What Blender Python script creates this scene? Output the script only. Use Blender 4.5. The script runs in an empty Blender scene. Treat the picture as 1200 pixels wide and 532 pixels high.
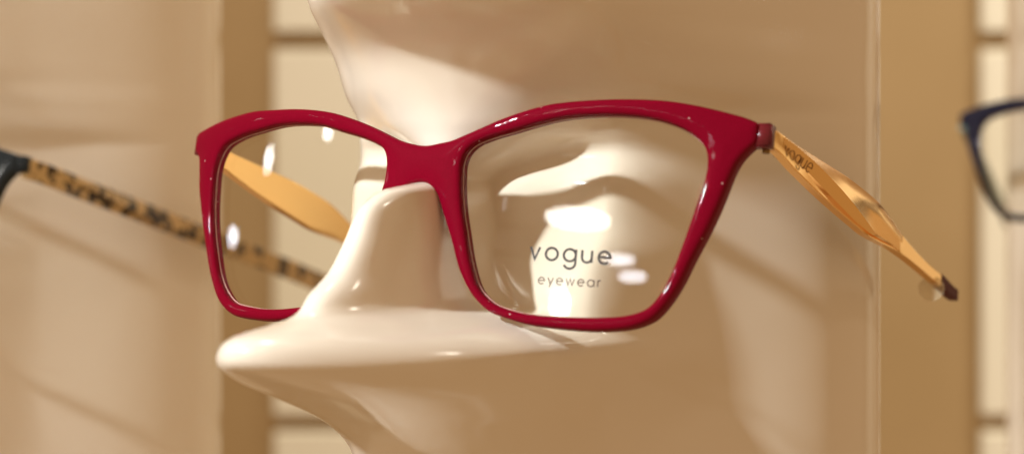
import bpy, bmesh, math, random
import numpy as np
from mathutils import Vector, Matrix
from mathutils.geometry import delaunay_2d_cdt

random.seed(4)
MM = 0.001
scene = bpy.context.scene
COL = scene.collection

# ------------------------------------------------------------------ frames of reference
# Working space: x right, y down, z away (millimetres).  Blender: (x, z, -y) in metres.
def bl(p):
    return Vector((p[0] * MM, p[2] * MM, -p[1] * MM))
EYE = Vector((0.0, 0.0, 1.45))                       # camera height in the shop
Q = Matrix(((1, 0, 0), (0, 0, 1), (0, -1, 0)))
RG = Matrix(((0.88601, -0.09208, 0.45442), (0.00704, 0.98264, 0.18539), (-0.46361, -0.16106, 0.87128)))
RC = Matrix(((0.88604, 0.0, 0.46362), (0.0, 1.0, 0.0), (-0.46362, 0.0, 0.88604)))
TG = Vector((-18.7217, -13.0653, 357.2921))
def place(rot, t):
    m = (Q @ rot @ Q.transposed()).to_4x4()
    m.translation = EYE + bl(t)
    return m
def cam_dir(v):                                       # column direction -> Blender world direction
    w = RC @ Vector(v)
    return Vector((w.x, w.z, -w.y))

# ------------------------------------------------------------------ object helpers
def tag(o, label=None, cat=None, group=None, kind=None):
    if label: o['label'] = label
    if cat: o['category'] = cat
    if group: o['group'] = group
    if kind: o['kind'] = kind
    return o
def link(name, me, mats, parent=None, smooth=True):
    for m in (mats if isinstance(mats, (list, tuple)) else [mats]):
        me.materials.append(m)
    o = bpy.data.objects.new(name, me)
    COL.objects.link(o)
    if parent is not None: o.parent = parent
    if smooth:
        me.polygons.foreach_set('use_smooth', [True] * len(me.polygons))
    return o
def mesh_of(verts, faces):
    me = bpy.data.meshes.new('m')
    me.from_pydata([bl(v) for v in verts], [], faces)
    bm = bmesh.new(); bm.from_mesh(me)
    bmesh.ops.remove_doubles(bm, verts=bm.verts, dist=1e-6)
    bmesh.ops.recalc_face_normals(bm, faces=bm.faces)
    bm.to_mesh(me); bm.free()
    return me
def empty(name, m):
    o = bpy.data.objects.new(name, None)
    o.empty_display_size = 0.01
    COL.objects.link(o); o.matrix_world = m
    return o
def sharp_by_angle(o, deg):
    o.data.set_sharp_from_angle(angle=math.radians(deg))

# ------------------------------------------------------------------ materials
def mat(name, **kw):
    m = bpy.data.materials.new(name); m.use_nodes = True
    b = m.node_tree.nodes['Principled BSDF']
    for k, v in kw.items():
        b.inputs[k.replace('_', ' ')].default_value = v if not (isinstance(v, tuple) and len(v) == 3) else (*v, 1)
    return m, m.node_tree, b
def noise(nt, scale, detail=3, rough=0.5):
    tc = nt.nodes.new('ShaderNodeTexCoord'); n = nt.nodes.new('ShaderNodeTexNoise')
    n.inputs['Scale'].default_value = scale; n.inputs['Detail'].default_value = detail; n.inputs['Roughness'].default_value = rough
    nt.links.new(tc.outputs['Object'], n.inputs['Vector'])
    return n
def ramp(nt, src, stops):
    r = nt.nodes.new('ShaderNodeValToRGB'); e = r.color_ramp.elements
    while len(e) < len(stops): e.new(0.5)
    for k, (p, c) in enumerate(stops):
        e[k].position = p; e[k].color = (*c, 1)
    nt.links.new(src, r.inputs['Fac']); return r
def bump(nt, b, src, strength, dist):
    n = nt.nodes.new('ShaderNodeBump'); n.inputs['Strength'].default_value = strength; n.inputs['Distance'].default_value = dist
    nt.links.new(src, n.inputs['Height']); nt.links.new(n.outputs['Normal'], b.inputs['Normal'])

# glossy moulded cream plastic of the displays
M_cream, nt, b = mat('cream_gloss', Base_Color=(0.80, 0.71, 0.58), Roughness=0.1, IOR=1.47)
n = noise(nt, 9, 3); r = ramp(nt, n.outputs['Fac'], [(0.3, (0.79, 0.70, 0.57)), (0.7, (0.815, 0.725, 0.595))])
nt.links.new(r.outputs['Color'], b.inputs['Base Color'])
n2 = noise(nt, 60, 2); bump(nt, b, n2.outputs['Fac'], 0.03, 0.001)
n3 = noise(nt, 300, 3); r3 = ramp(nt, n3.outputs['Fac'], [(0.35, (0.09,) * 3), (0.7, (0.15,) * 3)])
nt.links.new(r3.outputs['Color'], b.inputs['Roughness'])

def acetate(name, c1, c2, scale=2600):
    m, nt, b = mat(name, Base_Color=c1, Roughness=0.5, IOR=1.05)
    b.inputs['Coat Weight'].default_value = 0.2; b.inputs['Coat Roughness'].default_value = 0.04
    n = noise(nt, scale, 4, 0.7); r = ramp(nt, n.outputs['Fac'], [(0.35, c1), (0.75, c2)])
    nt.links.new(r.outputs['Color'], b.inputs['Base Color'])
    bump(nt, b, n.outputs['Fac'], 0.015, 0.0002)
    # sparse dust specks
    tc = nt.nodes.new('ShaderNodeTexCoord'); v = nt.nodes.new('ShaderNodeTexVoronoi'); v.inputs['Scale'].default_value = 330
    nt.links.new(tc.outputs['Object'], v.inputs['Vector'])
    sp = nt.nodes.new('ShaderNodeMath'); sp.operation = 'LESS_THAN'; sp.inputs[1].default_value = 0.045
    nt.links.new(v.outputs['Distance'], sp.inputs[0])
    mx = nt.nodes.new('ShaderNodeMixRGB'); mx.inputs['Color2'].default_value = (.75, .55, .5, 1)
    nt.links.new(sp.outputs[0], mx.inputs['Fac']); nt.links.new(r.outputs['Color'], mx.inputs['Color1']); nt.links.new(mx.outputs['Color'], b.inputs['Base Color'])
    return m
M_red = acetate('raspberry_acetate', (0.15, 0.0001, 0.009), (0.178, 0.0003, 0.012))
M_black = acetate('black_acetate', (0.022, 0.026, 0.028), (0.03, 0.035, 0.037))
M_navy = acetate('navy_acetate', (0.018, 0.018, 0.035), (0.03, 0.03, 0.05))
M_tipred, _, _ = mat('dark_red_tip', Base_Color=(0.07, 0.003, 0.004), Roughness=0.45, IOR=1.2)
M_tipblack, _, _ = mat('dark_tip', Base_Color=(0.02, 0.015, 0.01), Roughness=0.25)
M_endcap, _, _ = mat('dark_raspberry', Base_Color=(0.13, 0.006, 0.012), Roughness=0.3)
M_gold, nt, b = mat('brushed_gold', Base_Color=(0.96, 0.58, 0.20), Metallic=1.0, Roughness=0.1)
n = noise(nt, 700, 4); bump(nt, b, n.outputs['Fac'], 0.03, 0.0001)
M_goldmat, nt, b = mat('engraved_gold', Base_Color=(0.42, 0.22, 0.06), Metallic=0.6, Roughness=0.55)
M_green, _, _ = mat('grey_green_metal', Base_Color=(0.08, 0.13, 0.10), Metallic=0.4, Roughness=0.4)
M_screw, _, _ = mat('screw_metal', Base_Color=(0.25, 0.15, 0.06), Metallic=1.0, Roughness=0.35)
# tortoise / leopard pattern
M_leo, nt, b = mat('leopard_acetate', Base_Color=(0.5, 0.3, 0.1), Roughness=0.2)
tc = nt.nodes.new('ShaderNodeTexCoord'); v = nt.nodes.new('ShaderNodeTexVoronoi'); v.inputs['Scale'].default_value = 215
nz = noise(nt, 260, 3); mx = nt.nodes.new('ShaderNodeMixRGB'); mx.inputs['Fac'].default_value = 0.012
nt.links.new(tc.outputs['Object'], mx.inputs['Color1']); nt.links.new(nz.outputs['Color'], mx.inputs['Color2'])
nt.links.new(mx.outputs['Color'], v.inputs['Vector'])
r = ramp(nt, v.outputs['Distance'], [(0.42, (0.028, 0.014, 0.007)), (0.54, (0.52, 0.34, 0.14))])
nt.links.new(r.outputs['Color'], b.inputs['Base Color'])
M_ink, _, _ = mat('dark_ink', Base_Color=(0.02, 0.01, 0.005), Roughness=0.6)
M_inkpale, _, _ = mat('pale_brown_ink', Base_Color=(0.09, 0.05, 0.025), Roughness=0.6)

def clear(name, tint=(1, 1, 1), f0=0.03, rough=0.0, body=None):
    m = bpy.data.materials.new(name); m.use_nodes = True; nt = m.node_tree
    for x in list(nt.nodes): nt.nodes.remove(x)
    out = nt.nodes.new('ShaderNodeOutputMaterial'); tr = nt.nodes.new('ShaderNodeBsdfTransparent')
    gl = nt.nodes.new('ShaderNodeBsdfGlossy'); mxs = nt.nodes.new('ShaderNodeMixShader'); lw = nt.nodes.new('ShaderNodeLayerWeight')
    tr.inputs['Color'].default_value = (*tint, 1); gl.inputs['Roughness'].default_value = rough; gl.inputs['Color'].default_value = (1, 1, 1, 1)
    p = nt.nodes.new('ShaderNodeMath'); p.operation = 'POWER'; p.inputs[1].default_value = 5
    k = nt.nodes.new('ShaderNodeMath'); k.operation = 'MULTIPLY_ADD'; k.inputs[1].default_value = 1 - f0; k.inputs[2].default_value = f0
    lw.inputs['Blend'].default_value = 0.5
    nt.links.new(lw.outputs['Facing'], p.inputs[0]); nt.links.new(p.outputs[0], k.inputs[0]); nt.links.new(k.outputs[0], mxs.inputs['Fac'])
    base = tr.outputs[0]
    if body:
        df = nt.nodes.new('ShaderNodeBsdfDiffuse'); df.inputs['Color'].default_value = (*body[0], 1)
        m2 = nt.nodes.new('ShaderNodeMixShader'); m2.inputs['Fac'].default_value = body[1]
        nt.links.new(tr.outputs[0], m2.inputs[1]); nt.links.new(df.outputs[0], m2.inputs[2]); base = m2.outputs[0]
    nt.links.new(base, mxs.inputs[1]); nt.links.new(gl.outputs[0], mxs.inputs[2]); nt.links.new(mxs.outputs[0], out.inputs['Surface'])
    return m
M_lens = clear('demo_lens', (0.985, 0.985, 0.97))
M_tag = clear('clear_plastic', (0.97, 0.95, 0.9), 0.05, 0.1, ((0.8, 0.7, 0.5), 0.3))

# ------------------------------------------------------------------ sculpted display column
def pchip(xk, yk, x):
    xk = np.asarray(xk, float); yk = np.asarray(yk, float)
    h = np.diff(xk); d = np.diff(yk) / h; m = np.zeros_like(yk)
    s = d[:-1] * d[1:] > 0; w1 = 2 * h[1:] + h[:-1]; w2 = h[1:] + 2 * h[:-1]
    with np.errstate(all='ignore'):
        mm = (w1 + w2) / (w1 / d[:-1] + w2 / d[1:])
    m[1:-1] = np.where(s, mm, 0)
    i = np.clip(np.searchsorted(xk, x) - 1, 0, len(xk) - 2); t = (x - xk[i]) / h[i]
    return (yk[i] * (1 + 2 * t) * (1 - t) ** 2 + m[i] * h[i] * t * (1 - t) ** 2 + yk[i + 1] * t * t * (3 - 2 * t) + m[i + 1] * h[i] * t * t * (t - 1))
PER, YT = 82.0, 34.5                                  # one nose ledge every 82 mm
def per(tk, vk, t):
    tk = np.asarray(tk, float); vk = np.asarray(vk, float)
    return pchip(np.concatenate([tk - PER, tk, tk + PER]), np.concatenate([vk, vk, vk]), t)
TB = [-38, -30, -22, -14, -6, 4, 14, 22, 32]
ZB = [24.6, 18.7, 17.0, 12.4, 12.0, 13.0, 16.0, 20.5, 24.6]
TN = [-37, -31.5, -30.2, -29.5, -27.5, -25.5, -19, -12.5, -8.5, -5.5, -4, -2.5, 0, 1.5, 3, 5.5, 9, 13, 18, 24, 30, 38]
ZN = [8.0, 5.0, -1.0, -11.0, -17.0, -21.0, -26.0, -32.0, -38.7, -41.7, -45.5, -58.5, -62, -62, -61.3, -55.5, -45.5, -33, -19.5, -8.5, -2, 5]
ZBROW = ZN[:17] + [-31.6, -14.5, -2.5, 2.5, 6.5]
TW = [-38, -31, -28, -19, -12, -7, -4, -1, 2, 8, 16, 24, 30, 38]
WN = [24, 5.5, 5.5, 7.2, 8, 9.5, 13, 21, 24.5, 27.5, 29.5, 33, 35, 34]
WBROW = WN[:9] + [31, 38, 44, 45, 38]
EN = [2, 3.2, 3.4, 3.2, 3.0, 2.6, 2.2, 2, 2, 2.5, 2.5, 2.5, 2.5, 2.5]
def relief(x, y, k=5.0):
    t = y - YT                                        # 0 at the nose tip; the brow overhang above reuses the same curve
    up = 15.5 + 1.5 * np.logaddexp(0, (t + PER - 15.5) / 1.5)
    t = np.where(t < -40, np.minimum(up, 42) , np.minimum(t, 38))
    ax = np.abs(x)
    zb = per(TB, ZB, t)
    fade = np.clip((ax - 30) / 16, 0, 1); fade = fade * fade * (3 - 2 * fade)
    b = zb + (29 - zb) * fade + 1.56 * 4 * np.logaddexp(0, (ax - 33) / 4)
    b = b + 6 * np.exp(-((ax - 23) / 11) ** 2 - ((t + 24) / 15) ** 2)      # shallow eye socket
    brow = np.clip((-y - 3) / 3, 0, 1)                # the brow is broader than the underside of the nose
    zn, wn, en = per(TN, ZN, t), per(TW, WN, t), per(TW, EN, t)
    zn = zn + (per(TN, ZBROW, t) - zn) * brow; wn = wn + (per(TW, WBROW, t) - wn) * brow; en = en + (2.0 - en) * brow
    n = zn + .012 * np.clip(-48 - y, 0, 60) ** 2 + 40 * (ax / wn) ** en
    k = k + 9 * np.clip((-y - 4) / 16, 0, 1)              # the brow melts softly into the temples
    h = np.clip(.5 + .5 * (b - n) / k, 0, 1)
    return b * (1 - h) + n * h - k * h * (1 - h)
def smooth1(a, it):
    for _ in range(it):
        p = np.pad(a, ((1, 1), (0, 0)), mode='edge'); a = (p[:-2] + 2 * p[1:-1] + p[2:]) / 4
        p = np.pad(a, ((0, 0), (1, 1)), mode='edge'); a = (p[:, :-2] + 2 * p[:, 1:-1] + p[:, 2:]) / 4
    return a
def column_mesh():
    xs = np.arange(-4, 50.01, .4)
    ys = np.arange(-118, 150.1, .5)
    X, Y = np.meshgrid(xs, ys)
    Z = smooth1(relief(X, Y), 4)[:, 10:-10]; X = X[:, 10:-10]
    # each row runs on round the side to the back: a cubic to the widest point, then a quarter ellipse
    rows_x, rows_z = [], []
    P1x, P1z = X[:, -1], Z[:, -1]; tx, tz = P1x - X[:, -3], P1z - Z[:, -3]; L = np.hypot(tx, tz); tx, tz = tx / L, tz / L
    WX, WZ, BZ = 67.0, 98.0, 142.0
    for q_ in np.linspace(0, 1, 37)[1:]:
        c0, c1, c2, c3 = (1 - q_) ** 3, 3 * q_ * (1 - q_) ** 2, 3 * q_ * q_ * (1 - q_), q_ ** 3
        rows_x.append(c0 * P1x + c1 * (P1x + tx * 20) + c2 * WX + c3 * WX)
        rows_z.append(c0 * P1z + c1 * (P1z + tz * 20) + c2 * (WZ - 20) + c3 * WZ)
    for q_ in np.linspace(0, math.pi / 2, 33)[1:]:
        rows_x.append(np.full_like(P1x, WX * math.cos(q_))); rows_z.append(np.full_like(P1x, WZ + (BZ - WZ) * math.sin(q_)))
    HX = np.concatenate([X, np.stack(rows_x, 1)], 1); HZ = np.concatenate([Z, np.stack(rows_z, 1)], 1)
    # full ring: right half then mirrored left half
    FX = np.concatenate([HX, -HX[:, -2:0:-1]], 1); FZ = np.concatenate([HZ, HZ[:, -2:0:-1]], 1)
    nr, nc = FX.shape
    co = np.empty((nr, nc, 3)); co[..., 0] = FX * MM; co[..., 1] = FZ * MM; co[..., 2] = -ys[:, None] * MM
    i = np.arange(nr - 1)[:, None] * nc; j = np.arange(nc)[None]; j2 = (j + 1) % nc
    F = np.stack([i + j, i + j2, i + nc + j2, i + nc + j], -1).reshape(-1, 4)
    me = bpy.data.meshes.new('column')
    me.from_pydata(co.reshape(-1, 3).tolist(), [], F.tolist() + [list(range(nc))[::-1], list(range((nr - 1) * nc, nr * nc))])
    bm = bmesh.new(); bm.from_mesh(me); bmesh.ops.recalc_face_normals(bm, faces=bm.faces); bm.to_mesh(me); bm.free()
    return me
SH_L, SH_R = Vector((-187, 0, 153)), Vector((243, -22, 262))
colm = column_mesh()
column = link('display_column', colm, M_cream)
column.matrix_world = place(RC, TG)
tag(column, 'glossy cream display column with nose shaped ledge carrying the red glasses', 'display stand', 'sculpted display columns')
for sh, lab in ((SH_L, 'blurred cream display column at the left edge behind the leopard temple'),
                (SH_R, 'blurred cream display column at the right edge under the navy glasses')):
    c = column.copy(); COL.objects.link(c); c.matrix_world = place(RC, TG + sh); c['label'] = lab

# ------------------------------------------------------------------ eyeglasses
KF = 12.335 / 4900.0                                  # front curve of the frame
Rout = [(-1.26, -3.92), (0.99, -3.84), (3.74, -4.3), (6.45, -4.81), (9.07, -5.86), (11.65, -6.91), (16.83, -9.09), (21.86, -10.87), (26.82, -12.24), (31.71, -12.94), (36.52, -13.37), (43.78, -13.68), (50.73, -13.55), (57.68, -12.6), (62.22, -11.66), (65.76, -10.77), (68.0, -9.89)]
Rend = [(67.82, -7.85), (67.56, -5.97)]
Rlow = [(66.76, -5.07), (65.47, -3.55), (64.21, -1.45), (63.35, 0.88), (62.65, 3.28), (61.89, 5.85), (59.94, 11.49), (57.39, 17.66), (55.39, 22.77), (53.02, 27.07), (50.97, 29.53), (48.82, 30.83), (46.93, 31.53), (44.2, 32.09), (40.34, 32.5), (35.59, 32.57), (30.78, 32.38), (27.27, 32.11), (21.84, 31.03), (17.9, 29.68), (14.87, 27.23), (11.57, 22.7), (8.49, 15.47), (5.4, 8.67), (4.35, 6.38), (3.0, 4.96), (1.29, 3.98), (-0.75, 3.88)]
Rin = [(9.2, 2.47), (9.1, -0.18), (9.83, -2.39), (11.26, -3.89), (14.48, -5.31), (19.67, -6.82), (24.67, -8.34), (29.55, -9.54), (34.39, -10.14), (41.62, -10.4), (46.35, -10.12), (51.07, -9.15), (54.07, -8.03), (56.43, -6.52), (58.14, -4.91), (58.78, -3.42), (58.98, -0.72), (58.66, 2.34), (57.91, 5.25), (56.65, 10.36), (55.33, 15.46), (53.8, 20.56), (51.75, 25.17), (50.0, 27.44), (46.25, 29.11), (41.71, 29.79), (35.37, 30.16), (29.19, 30.16), (24.4, 29.72), (18.58, 27.94), (15.82, 25.66), (13.35, 20.57), (11.55, 14.37), (10.06, 8.63)]
Lout = [(-2.73, -4.22), (-6.29, -5.2), (-9.54, -6.6), (-13.68, -8.35), (-19.08, -10.23), (-24.39, -11.73), (-30.06, -12.71), (-35.75, -13.27), (-41.68, -13.52), (-48.56, -13.7), (-53.92, -13.19), (-59.29, -12.39), (-64.88, -11.05), (-67.34, -10.35)]
Lend = [(-67.79, -8.53), (-67.67, -6.31)]
Llow = [(-66.25, -4.98), (-65.18, -1.3), (-64.38, 2.72), (-62.82, 7.36), (-59.28, 16.52), (-55.63, 24.26), (-52.13, 29.07), (-47.6, 31.82), (-41.64, 32.76), (-32.51, 32.89)]
Lnas = [(-27.0, 32.1), (-21.84, 31.03), (-17.9, 29.68), (-14.87, 27.23), (-11.57, 22.7), (-8.49, 15.47), (-5.6, 9.2), (-4.35, 6.38), (-3.0, 4.96), (-1.9, 4.2)]
Lin = [(-8.6, 2.36), (-9.1, -2.18), (-9.9, -3.47), (-11.74, -4.51), (-15.91, -6.09), (-21.24, -7.55), (-26.87, -9.13), (-32.35, -9.82), (-40.2, -9.96), (-45.15, -9.35), (-52.99, -8.01), (-57.13, -6.39), (-58.8, -3.96), (-59.47, -1.06), (-59.29, 3.07), (-58.36, 9.57), (-55.97, 17.42), (-52.37, 24.98), (-48.13, 28.82), (-42.18, 30.16), (-32.87, 30.59), (-29.19, 30.3), (-24.4, 29.72), (-18.58, 27.94), (-15.82, 25.66), (-13.35, 20.57), (-11.55, 14.37), (-10.06, 8.63)]

def cr_open(pts, step, closed=False):
    P = [np.array(p, float) for p in pts]; n = len(P); out = []
    for i in range(n if closed else n - 1):
        g = lambda j: P[j % n] if closed else P[min(max(j, 0), n - 1)]
        p0, p1, p2, p3 = g(i - 1), g(i), g(i + 1), g(i + 2)
        d = max(np.linalg.norm(p2 - p1), 1e-6); a0 = max(np.linalg.norm(p1 - p0), 1e-6); a2 = max(np.linalg.norm(p3 - p2), 1e-6)
        m1 = ((p1 - p0) / a0 * d + (p2 - p1) / d * a0) / (a0 + d) * d if np.linalg.norm(p1 - p0) > 1e-9 else p2 - p1
        m2 = ((p2 - p1) / d * a2 + (p3 - p2) / a2 * d) / (a2 + d) * d if np.linalg.norm(p3 - p2) > 1e-9 else p2 - p1
        k = max(1, int(round(d / step)))
        for s in np.arange(k) / k:
            out.append((2 * s ** 3 - 3 * s * s + 1) * p1 + (s ** 3 - 2 * s * s + s) * m1 + (-2 * s ** 3 + 3 * s * s) * p2 + (s ** 3 - s * s) * m2)
    if not closed: out.append(P[-1])
    return out
def resample(poly, step):
    P = np.array(poly); Pn = np.vstack([P, P[:1]]); d = np.r_[0, np.cumsum(np.linalg.norm(np.diff(Pn, axis=0), axis=1))]
    n = int(d[-1] / step); s = np.linspace(0, d[-1], n, endpoint=False)
    return np.c_[np.interp(s, d, Pn[:, 0]), np.interp(s, d, Pn[:, 1])]
def smooth_loop(P, it):
    for _ in range(it): P = (np.roll(P, 1, 0) + 2 * P + np.roll(P, -1, 0)) / 4
    return P
def inside(pts, poly):
    x, y = pts[:, 0], pts[:, 1]; c = np.zeros(len(pts), bool); q = np.roll(poly, -1, 0)
    for (x1, y1), (x2, y2) in zip(poly, q):
        if y1 == y2: continue
        m = ((y1 > y) != (y2 > y)) & (x < (x2 - x1) * (y - y1) / (y2 - y1) + x1); c ^= m
    return c
def seg_dist(pts, poly):
    a = poly; ab = np.roll(poly, -1, 0) - a; l2 = (ab ** 2).sum(1) + 1e-12; best = np.full(len(pts), 1e9)
    for k in range(0, len(pts), 500):
        p = pts[k:k + 500]; t = np.clip(((p[:, None] - a) * ab).sum(-1) / l2, 0, 1)
        best[k:k + 500] = np.linalg.norm(p[:, None] - a - ab * t[..., None], axis=-1).min(1)
    return best

outer = resample(cr_open(Rout, .5)[:-1] + cr_open([Rout[-1]] + Rend + Rlow + Lnas[::-1] + Llow[::-1] + Lend[::-1] + [Lout[-1]], .5)[:-1] + cr_open(Lout[::-1] + [Rout[0]], .5)[:-1], .45)
outer = smooth_loop(outer, 2)
hole_r = smooth_loop(resample(cr_open(Rin, .5, True), .45), 4)
hole_l = smooth_loop(resample(cr_open(Lin, .5, True), .45), 4)

def plate(loops, rings, grid, front, back):
    """Sheet bounded by loops[0] with holes loops[1:]; front/back give z from (x, y, distance to the edge)."""
    pts = [p for L in loops for p in L]; edges = []; k = 0
    for L in loops:
        n = len(L); edges += [(k + i, k + (i + 1) % n) for i in range(n)]; k += n
    nb = k; extra = []
    for li, L in enumerate(loops):
        t = np.roll(L, -1, 0) - np.roll(L, 1, 0); nrm = np.c_[-t[:, 1], t[:, 0]]; nrm /= np.linalg.norm(nrm, axis=1)[:, None] + 1e-9
        if inside(L[:1] + nrm[:1] * .05, L)[0] != (li == 0): nrm = -nrm
        for d in rings:
            o = L + nrm * d
            extra.append(o)
    ex = np.vstack(extra) if extra else np.zeros((0, 2)); rd = np.concatenate([np.full(len(L), d) for L in loops for d in rings]) if extra else np.zeros(0)
    def dist(p): return np.min([seg_dist(p, L) for L in loops], axis=0)
    def ins(p):
        m = inside(p, loops[0])
        for L in loops[1:]: m &= ~inside(p, L)
        return m
    if len(ex):
        ok = ins(ex) & (dist(ex) > rd * .93); ex = ex[ok]
    lo, hi = loops[0].min(0), loops[0].max(0)
    gx, gy = np.meshgrid(np.arange(lo[0], hi[0], grid), np.arange(lo[1], hi[1], grid)); g = np.c_[gx.ravel(), gy.ravel()]
    g[:, 0] += (np.round((g[:, 1] - lo[1]) / grid) % 2) * grid * .5
    g = g[ins(g)]; g = g[dist(g) > (rings[-1] if rings else 0) + grid * .45]
    allp = np.vstack([np.array(pts), ex, g])
    vo, _, fo, ov, _, _ = delaunay_2d_cdt([Vector(p) for p in allp], edges, [], 0, 1e-5)
    V = np.array([tuple(p) for p in vo]); c = np.array([V[list(f)].mean(0) for f in fo]); keep = ins(c)
    fo = [f for f, kk in zip(fo, keep) if kk]
    D = dist(V); isb = np.array([any(o < nb for o in x) for x in ov]); D[isb] = 0
    zf = front(V[:, 0], V[:, 1], D); zb = back(V[:, 0], V[:, 1], D); n = len(V)
    verts = [(V[i, 0], V[i, 1], zf[i]) for i in range(n)] + [(V[i, 0], V[i, 1], zb[i]) for i in range(n)]
    faces = [tuple(f) for f in fo] + [tuple(n + i for i in f[::-1]) for f in fo]
    cnt = {}
    for f in fo:
        f = list(f)
        for a, b_ in zip(f, f[1:] + f[:1]): cnt[(a, b_)] = 1
    for (a, b_) in cnt:
        if (b_, a) not in cnt: faces.append((b_, a, n + a, n + b_))
    return mesh_of(verts, faces)
def rnd(d, r):
    u = np.clip(r - d, 0, r); return r - np.sqrt(np.maximum(r * r - u * u, 0))
TH = 3.9
def f_front(x, y, d): return KF * x * x + rnd(d, 0.9) - 0.12 * np.minimum(d, 3)
def f_back(x, y, d):
    return KF * x * x + TH - rnd(d, 0.6)
frame_me = plate([outer, hole_r, hole_l], [0.08, 0.25, 0.5, 0.9], 0.8, f_front, f_back)
def lens_front(x, y, d): return KF * x * x + 1.7 + 0.0008 * (y - 10) ** 2
def lens_back(x, y, d): return KF * x * x + 3.1 + 0.0008 * (y - 10) ** 2
def grow(L, d):
    t = np.roll(L, -1, 0) - np.roll(L, 1, 0); n = np.c_[-t[:, 1], t[:, 0]]; n /= np.linalg.norm(n, axis=1)[:, None]
    if inside(L[:1] + n[:1] * .05, L)[0]: n = -n
    return L + n * d
lens_mes = [plate([resample(grow(h, .15), .8)], [], 1.5, lens_front, lens_back) for h in (hole_r, hole_l)]

def ring_mesh(loop, zf, r, n=6):
    V = []; F = []; m = len(loop); t = np.roll(loop, -1, 0) - np.roll(loop, 1, 0); nn = np.c_[-t[:, 1], t[:, 0]]; nn /= np.linalg.norm(nn, axis=1)[:, None]
    for i, (x, y) in enumerate(loop):
        for k in range(n):
            a = 2 * math.pi * k / n; V.append((x + nn[i, 0] * r * math.cos(a), y + nn[i, 1] * r * math.cos(a), float(zf(x, y, 0)) + r * math.sin(a)))
    for i in range(m):
        for k in range(n):
            F.append((i * n + k, i * n + (k + 1) % n, ((i + 1) % m) * n + (k + 1) % n, ((i + 1) % m) * n + k))
    return mesh_of(V, F)
edge_glint_mes = [ring_mesh(resample(grow(h, -.06), .6), lens_front, .13) for h in (hole_r, hole_l)]
M_edge_glint, _, _ = mat('painted_edge_glint', Base_Color=(0.55, 0.30, 0.26), Roughness=0.12, IOR=1.5)  # pale ring colour stands in for the thin reflection along the lens edge
# temple: z along, top and bottom height
TP = [(15, -9.3, -5.5), (27, -8.75, -3.5), (40, -8.5, -1.4), (52, -8.3, .2), (60, -7.85, 1.1), (68, -7.2, 1.9), (74, -6.5, 2.0), (82, -4.6, 1.95), (91, -2.0, 2.4), (103, .3, 3.5), (114, 1.75, 4.75), (119, 2.2, 5.25), (131, 3.9, 6.55)]
TZ, TT, TBo = [np.array([p[k] for p in TP]) for k in range(3)]
def tx(z): return 69.3 + .08 * (z - 15)
TP2 = [(15, -9.6, -3.9), (40, -8.0, -2.0), (90, -4.2, 1.9), (131, -1.1, 5.0), (160, 1.2, 7.2)]
def temple_part(z0, z1, sg, th0=1.0, grow_=0.0, step=1.0, tab=TP):
    TZ, TT, TBo = [np.array([p[k] for p in tab]) for k in range(3)]
    zs = np.linspace(z0, z1, int((z1 - z0) / step) + 1); V = []; F = []; ring = 12
    for z in zs:
        t, bt = pchip(TZ, TT, z) - grow_, pchip(TZ, TBo, z) + grow_; h = bt - t
        c = np.clip((z - 24) / 46, 0, 1)                       # the crease wanders from the top edge to the bottom edge
        cy = t + h * (.12 + .78 * c); bul = 1.3 * math.sin(math.pi * np.clip((z - 15) / 75, 0, 1))
        x0 = tx(z); w = th0 + grow_
        e = min(.28, h * .12)
        # outside faces: upper facet, crease, lower facet; then the flat inside
        prof = [(x0 + w - .15, t), (x0 + w, t + e), (x0 + w + bul * .55, t + (cy - t) * .5), (x0 + w + bul, cy), (x0 + w - .35 * bul, cy + (bt - cy) * .5), (x0 + w, bt - e), (x0 + w - .15, bt),
                (x0 - w + .15, bt), (x0 - w, bt - e), (x0 - w, t + h * .5), (x0 - w, t + e), (x0 - w + .15, t)]
        V += [(sg * a, b_, z) for a, b_ in prof]
    n = len(zs)
    for i in range(n - 1):
        for j in range(ring):
            a, b_ = i * ring + j, i * ring + (j + 1) % ring; F.append((a, b_, b_ + ring, a + ring))
    F += [tuple(range(ring)), tuple(range((n - 1) * ring, n * ring))]
    if sg < 0: V = [(a + 1.8, b_, c_) for a, b_, c_ in V]
    return mesh_of(V, F)
temple_mes = {s: temple_part(14.2, 119, s) for s in (1, -1)}
tip_mes = {s: temple_part(118.2, 131, s, 1.0, .12) for s in (1, -1)}
bar_mes = {s: temple_part(14.2, 128, s, tab=TP2) for s in (1, -1)}
bartip_mes = {s: temple_part(127, 158, s, 1.0, .1, tab=TP2) for s in (1, -1)}
def boxmesh(x0, x1, y0, y1, z0, z1, bev=.25):
    me = bpy.data.meshes.new('b'); bm = bmesh.new(); bmesh.ops.create_cube(bm, size=1)
    for v_ in bm.verts:
        v_.co = bl((x0 + (v_.co.x + .5) * (x1 - x0), y0 + (v_.co.y + .5) * (y1 - y0), z0 + (v_.co.z + .5) * (z1 - z0)))
    if bev: bmesh.ops.bevel(bm, geom=bm.edges[:], offset=bev * MM, segments=2, affect='EDGES')
    bmesh.ops.recalc_face_normals(bm, faces=bm.faces); bm.to_mesh(me); bm.free(); return me
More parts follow.
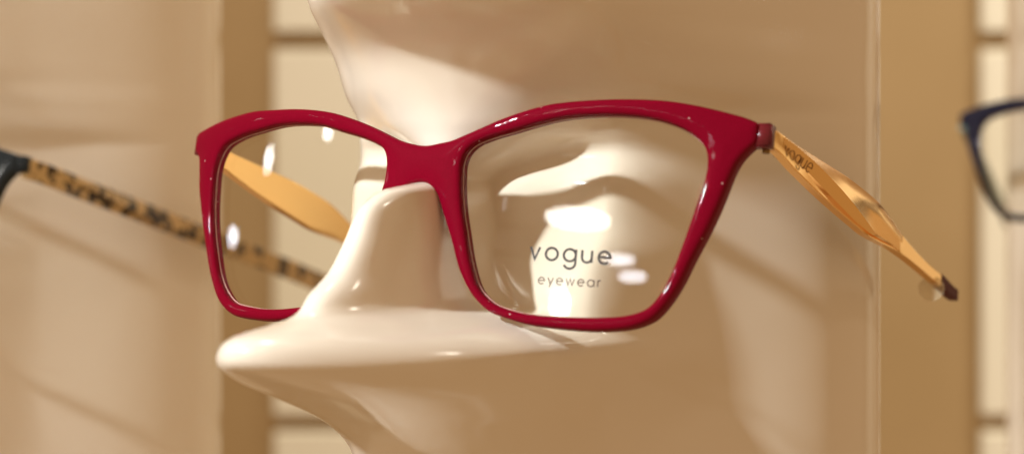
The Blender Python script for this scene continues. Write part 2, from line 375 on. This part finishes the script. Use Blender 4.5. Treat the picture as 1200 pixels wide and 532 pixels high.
def disc_mesh(c, r, t, axis, n=32):
    """coin with its axis along x ('x') or z ('z')"""
    V = []; F = []
    for s in (-1, 1):
        for i in range(n):
            a = 2 * math.pi * i / n; p, q_ = r * math.cos(a), r * math.sin(a)
            V.append((c[0] + s * t, c[1] + p, c[2] + q_) if axis == 'x' else ((c[0] + p, c[1] + s * t, c[2] + q_) if axis == 'y' else (c[0] + p, c[1] + q_, c[2] + s * t)))
    F = [tuple(range(n)), tuple(range(n, 2 * n))] + [(i, (i + 1) % n, n + (i + 1) % n, n + i) for i in range(n)]
    return mesh_of(V, F)

# single-stroke lettering (unit x-height, baseline y = 0, up positive)
def arc(cx, cy, rx, ry, a0, a1, n=18):
    return [(cx + rx * math.cos(math.radians(a0 + (a1 - a0) * i / n)), cy + ry * math.sin(math.radians(a0 + (a1 - a0) * i / n))) for i in range(n + 1)]
GLY = {
    'v': (.8, [[(0, 1), (.4, 0), (.8, 1)]]),
    'o': (1.0, [arc(.5, .5, .5, .5, 0, 360, 32)]),
    'g': (1.0, [arc(.5, .5, .5, .5, 0, 360, 32), [(1, 1), (1, -.12)] + arc(.52, -.15, .48, .45, 0, -160)]),
    'u': (.84, [[(0, 1), (0, .4)] + arc(.4, .4, .4, .4, 180, 360) + [(.8, 1)], [(.8, .4), (.8, 0)]]),
    'e': (.95, [[(.02, .52), (.93, .52)] + arc(.475, .5, .465, .5, 3, 315, 30)]),
    'y': (.8, [[(0, 1), (.42, .02)], [(.84, 1), (.25, -.45)]]),
    'w': (1.25, [[(0, 1), (.31, 0), (.62, 1), (.93, 0), (1.25, 1)]]),
    'a': (1.0, [arc(.5, .5, .5, .5, 0, 360, 32), [(1, 1), (1, 0)]]),
    'r': (.5, [[(0, 1), (0, 0)], [(0, .55)] + arc(.36, .58, .36, .4, 180, 75, 10)]),
}
def lettering(word, advance, half, put):
    """flat raised strokes; put(u, v, h) maps text space to a point h above the surface"""
    V, F = [], []; u = 0
    for ch in word:
        w, strokes = GLY[ch]
        for s in strokes:
            s = [np.array(p, float) for p in s]; closed = np.linalg.norm(s[0] - s[-1]) < 1e-6; n = len(s); base = len(V)
            for i, p in enumerate(s):
                a = s[i - 1] if i else (s[-2] if closed else s[0]); c = s[i + 1] if i < n - 1 else (s[1] if closed else s[-1])
                t = (c - a) / (np.linalg.norm(c - a) + 1e-9); nn = np.array([-t[1], t[0]])
                k1 = (p - a) / (np.linalg.norm(p - a) + 1e-9) if np.linalg.norm(p - a) > 1e-9 else t
                nn = nn / max(.45, abs(float(np.dot(nn, [-k1[1], k1[0]]))))
                for sd in (-1, 1):
                    q_ = p + nn * half * sd
                    V.append(put(u + q_[0], q_[1], .03)); V.append(put(u + q_[0], q_[1], .005))
            for i in range(n - 1):
                a, b_ = base + i * 4, base + (i + 1) * 4
                F += [(a, a + 2, b_ + 2, b_), (a + 1, b_ + 1, b_ + 3, a + 3), (a, b_, b_ + 1, a + 1), (a + 2, a + 3, b_ + 3, b_ + 2)]
        u += w + advance
    return mesh_of(V, F)
def on_lens(ox, oy, size, slope):
    def put(u, v_, h):
        x = ox + u * size; y = oy + slope * u * size - v_ * size
        return (x, y, KF * x * x + 1.7 + .0008 * (y - 10) ** 2 - h)
    return put
word_me = lettering('vogue', .52, .10, on_lens(25.4, 18.85, 2.42, .024))
sub_me = lettering('eyewear', .55, .095, on_lens(27.5, 23.75, 1.3, .006))
def on_temple(z0, y0, size, slope):
    def put(u, v_, h):
        z = z0 + u * size * 1.25; y = y0 + slope * (z - z0) - v_ * size
        t, bt = float(pchip(TZ, TT, z)), float(pchip(TZ, TBo, z)); c = min(max((z - 24) / 46, 0), 1); hh = bt - t
        cy = t + hh * (.12 + .78 * c); bul = 1.3 * math.sin(math.pi * min(max((z - 15) / 75, 0), 1)); e = min(.28, hh * .12)
        ys_ = [t, t + e, t + (cy - t) * .5 if (cy - t) * .5 > e else t + e + .01, max(cy, t + e + .02), cy + (bt - cy) * .5, bt - e, bt]
        xs_ = [tx(z) + .85, tx(z) + 1, tx(z) + 1 + bul * .55, tx(z) + 1 + bul, tx(z) + 1 - .35 * bul, tx(z) + 1, tx(z) + .85]
        return (float(np.interp(y, ys_, xs_)) + h + .03, y, z)
    return put
engr_me = lettering('vogue', .35, .07, on_temple(20.5, -5.6, 1.75, .075))

def make_glasses(rot, t, label, group, m_frame, m_temple, m_tip, main):
    root = empty('eyeglasses', place(rot, t)); tag(root, label, 'glasses', group)
    fr = link('frame_front', frame_me.copy(), m_frame, root)
    for k, lm in enumerate(lens_mes):
        le = link('lens', lm.copy(), M_lens, root); sharp_by_angle(le, 40)
        link('lens_edge_glint', edge_glint_mes[k].copy(), M_edge_glint, le)
        if main and k == 0:
            le['label'] = 'clear lens printed with two lines of small lettering'
            link('lens_print', word_me, M_ink, le, False); link('lens_print', sub_me, M_inkpale, le, False)
    for s in (1, -1):
        te = link('temple', (temple_mes if main else bar_mes)[s].copy(), m_temple, root); sharp_by_angle(te, 28)
        tp = link('temple_tip', (tip_mes if main else bartip_mes)[s].copy(), m_tip, te); sharp_by_angle(tp, 28)
        if main and s == 1:
            link('engraving', engr_me, M_goldmat, te, False)
        xa, xb = (65.5, 70.3) if s > 0 else (-68.2, -65.2)
        link('hinge_block', boxmesh(xa, xb, -10.0, -5.4, 12.3, 15.6, .18), M_endcap if main else m_frame, root)
        link('hinge_barrel', disc_mesh((s * (68.3 if s > 0 else 66.6), -5.35, 16.1), .75, .55, 'y', 20), M_screw, te)
        sx = s * (tx(20) - 1.05) + (1.8 if s < 0 else 0)
        link('hinge_screw', disc_mesh((sx, -5.9, 20.5), .75, .25, 'x', 20), M_screw, te)
    return root
g0 = make_glasses(RG, TG, 'raspberry red cat eye glasses with gold temples resting on the cream nose ledge', 'glasses on the displays', M_red, M_gold, M_tipred, True)
g1 = make_glasses(RG, TG + SH_L, 'blurred black glasses with a leopard spotted temple at the left edge', 'glasses on the displays', M_black, M_leo, M_leo, False)
g2 = make_glasses(RG, TG + SH_R, 'blurred navy glasses with grey green temple at the right edge', 'glasses on the displays', M_navy, M_green, M_tipblack, False)

tg = link('plastic_tag', disc_mesh((77.0, 6.1, 115), 3.1, .2, 'z', 40), M_tag)
tg.matrix_world = place(RG, TG); sharp_by_angle(tg, 40)
tag(tg, 'small round clear plastic tag hanging at the end of the gold temple', 'tag')

# ------------------------------------------------------------------ shop wall behind
M_ochre, nt, b = mat('ochre_paint', Base_Color=(0.37, 0.25, 0.115), Roughness=0.5)
n = noise(nt, 7, 4); r = ramp(nt, n.outputs['Fac'], [(0.3, (0.35, 0.235, 0.105)), (0.7, (0.39, 0.265, 0.125))]); nt.links.new(r.outputs['Color'], b.inputs['Base Color'])
M_panel, nt, b = mat('pale_panel', Base_Color=(0.78, 0.74, 0.60), Roughness=0.35)
n = noise(nt, 5, 3); r = ramp(nt, n.outputs['Fac'], [(0.3, (0.77, 0.73, 0.59)), (0.7, (0.80, 0.76, 0.62))]); nt.links.new(r.outputs['Color'], b.inputs['Base Color'])
ZW = 1300.0
def world_box(name, x0, x1, y0, y1, z0, z1, m, bev=1.5):
    o = link(name, boxmesh(x0, x1, y0, y1, z0, z1, bev), m, smooth=False); o.location = EYE; return o
w = world_box('back_wall', -1100, 1700, -750, 750, ZW + 5, ZW + 40, M_ochre)
tag(w, 'ochre tan shop wall behind the cream panels', 'wall')
def u2x(u, z=ZW): return (u - 600) / 2043.6 * z
def v2y(v, z=ZW): return (v - 266) / 2043.6 * z
rows = [(-640, v2y(38), 'topmost'), (v2y(58), v2y(487), 'middle'), (v2y(505), 640, 'lowest')]
for (xa, xb, side) in ((u2x(321), u2x(760), 'left of the red glasses'), (u2x(1150), u2x(1540), 'at the right edge')):
    for (ya, yb, pos) in rows:
        p = world_box('wall_panel', xa, xb, ya, yb, ZW, ZW + 4.5, M_panel)
        tag(p, f'{pos} pale cream wall panel {side}', 'panel', 'cream wall panels')

for (xa, xb) in ((720, 960), (1080, 1500)):            # unseen panels added as a bright reflector for the gold temple
    p = world_box('wall_panel', xa, xb, -640, 640, ZW, ZW + 4.5, M_panel)
    tag(p, 'unseen pale cream panel added further right for the gold temple to reflect', 'panel', 'cream wall panels')

# ------------------------------------------------------------------ light
wd = bpy.data.worlds.new('World'); scene.world = wd; wd.use_nodes = True
wd.node_tree.nodes['Background'].inputs['Color'].default_value = (1.0, 0.625, 0.325, 1)
wd.node_tree.nodes['Background'].inputs['Strength'].default_value = 0.46
def lamp(name, pos, target, size, power, color, shape='DISK', size_y=None, spread=180):
    l = bpy.data.lights.new(name, 'AREA'); l.shape = shape; l.size = size
    if size_y: l.size_y = size_y
    l.energy = power; l.color = color
    o = bpy.data.objects.new(name, l); COL.objects.link(o); o.location = pos
    l.spread = math.radians(spread)
    o.rotation_euler = (Vector(target) - Vector(pos)).to_track_quat('-Z', 'Y').to_euler()
    return o
ORG = EYE + bl(TG)
KEY = cam_dir((-.345, -.50, -.80)).normalized()
kp = ORG + KEY * 1.7
lamp('key_spot', kp, ORG + Vector((-.005, 0, 0)), 0.09, .66, (.88, 0.95, 1.0), spread=21)
KP = lambda p, d, k: EYE + bl(Vector(p) + Vector(d) * k)
bp = KP((12.6, -1.8, 343.9), (-.528, -.348, -.775), 1500)
sp = KP((-10, 15, 330), (.75, -.62, .2), 1500)
lamp('ceiling_spot', sp, ORG, 0.09, 1.1, (1.0, .9, .75))
lamp('round_downlight', bp, EYE + bl((12.6, -1.8, 343.9)), 0.26, .6, (1.0, 0.97, 0.9), 'ELLIPSE', .038)
for nm, p, d, w, h, pw, c in (('window_strip', (20.8, 6.3, 340), (-.437, -.305, -.846), .12, .018, .1, (.86, .9, 1)), ('window_strip', (23.2, 9.6, 338.9), (-.409, -.287, -.866), .11, .018, .09, (.86, .9, 1)),
    ('shop_spot', (9.2, 14.9, 342.2), (-.563, -.251, -.787), .08, .05, .36, (1, .95, .86)), 
    ('shop_spot', (-53.9, -15, 383.8), (-.9536, -.300, .022), .03, .045, .12, (1, 1, 1)), ('shop_spot', (-39.8, -20.7, 374.5), (-.919, -.362, -.156), .04, .03, .1, (1, 1, 1)), ('shop_spot', (-62.2, 2.1, 386.6), (-.973, -.209, .097), .05, .028, .09, (.8, .87, 1))):
    q_ = KP(p, d, 1500)
    lamp(nm, q_, EYE + bl(p), w, pw, c, 'ELLIPSE', h)
lamp('added_wall_lamp', EYE + Vector((-.1, 1.0, 1.5)), EYE + Vector((.0, 1.3, 0)), 0.3, 7, (1.0, .96, .88), spread=80)  # lamp added to brighten the cream panels behind
lamp('added_wall_lamp', EYE + Vector((.9, 1.0, 1.5)), EYE + Vector((.9, 1.3, 0)), 0.3, 17, (1.0, .96, .88), spread=80)  # lamp added to brighten the right-hand panels mirrored in the gold temple

# ------------------------------------------------------------------ camera
cd = bpy.data.cameras.new('Camera'); cam = bpy.data.objects.new('Camera', cd); COL.objects.link(cam)
cam.location = EYE; cam.rotation_euler = (math.pi / 2, 0, 0)
cd.sensor_width = 36; cd.lens = 36 * 2043.64 / 1200; cd.clip_start = .01; cd.clip_end = 50
cd.dof.use_dof = True; cd.dof.focus_distance = .369; cd.dof.aperture_fstop = 61.3 / 6.2
scene.camera = cam
scene.view_settings.view_transform = 'Standard'; scene.view_settings.look = 'None'
scene.view_settings.exposure = 0; scene.view_settings.gamma = 1
scene.cycles.max_bounces = 10; scene.cycles.transparent_max_bounces = 24
scene.cycles.caustics_reflective = False; scene.cycles.caustics_refractive = False
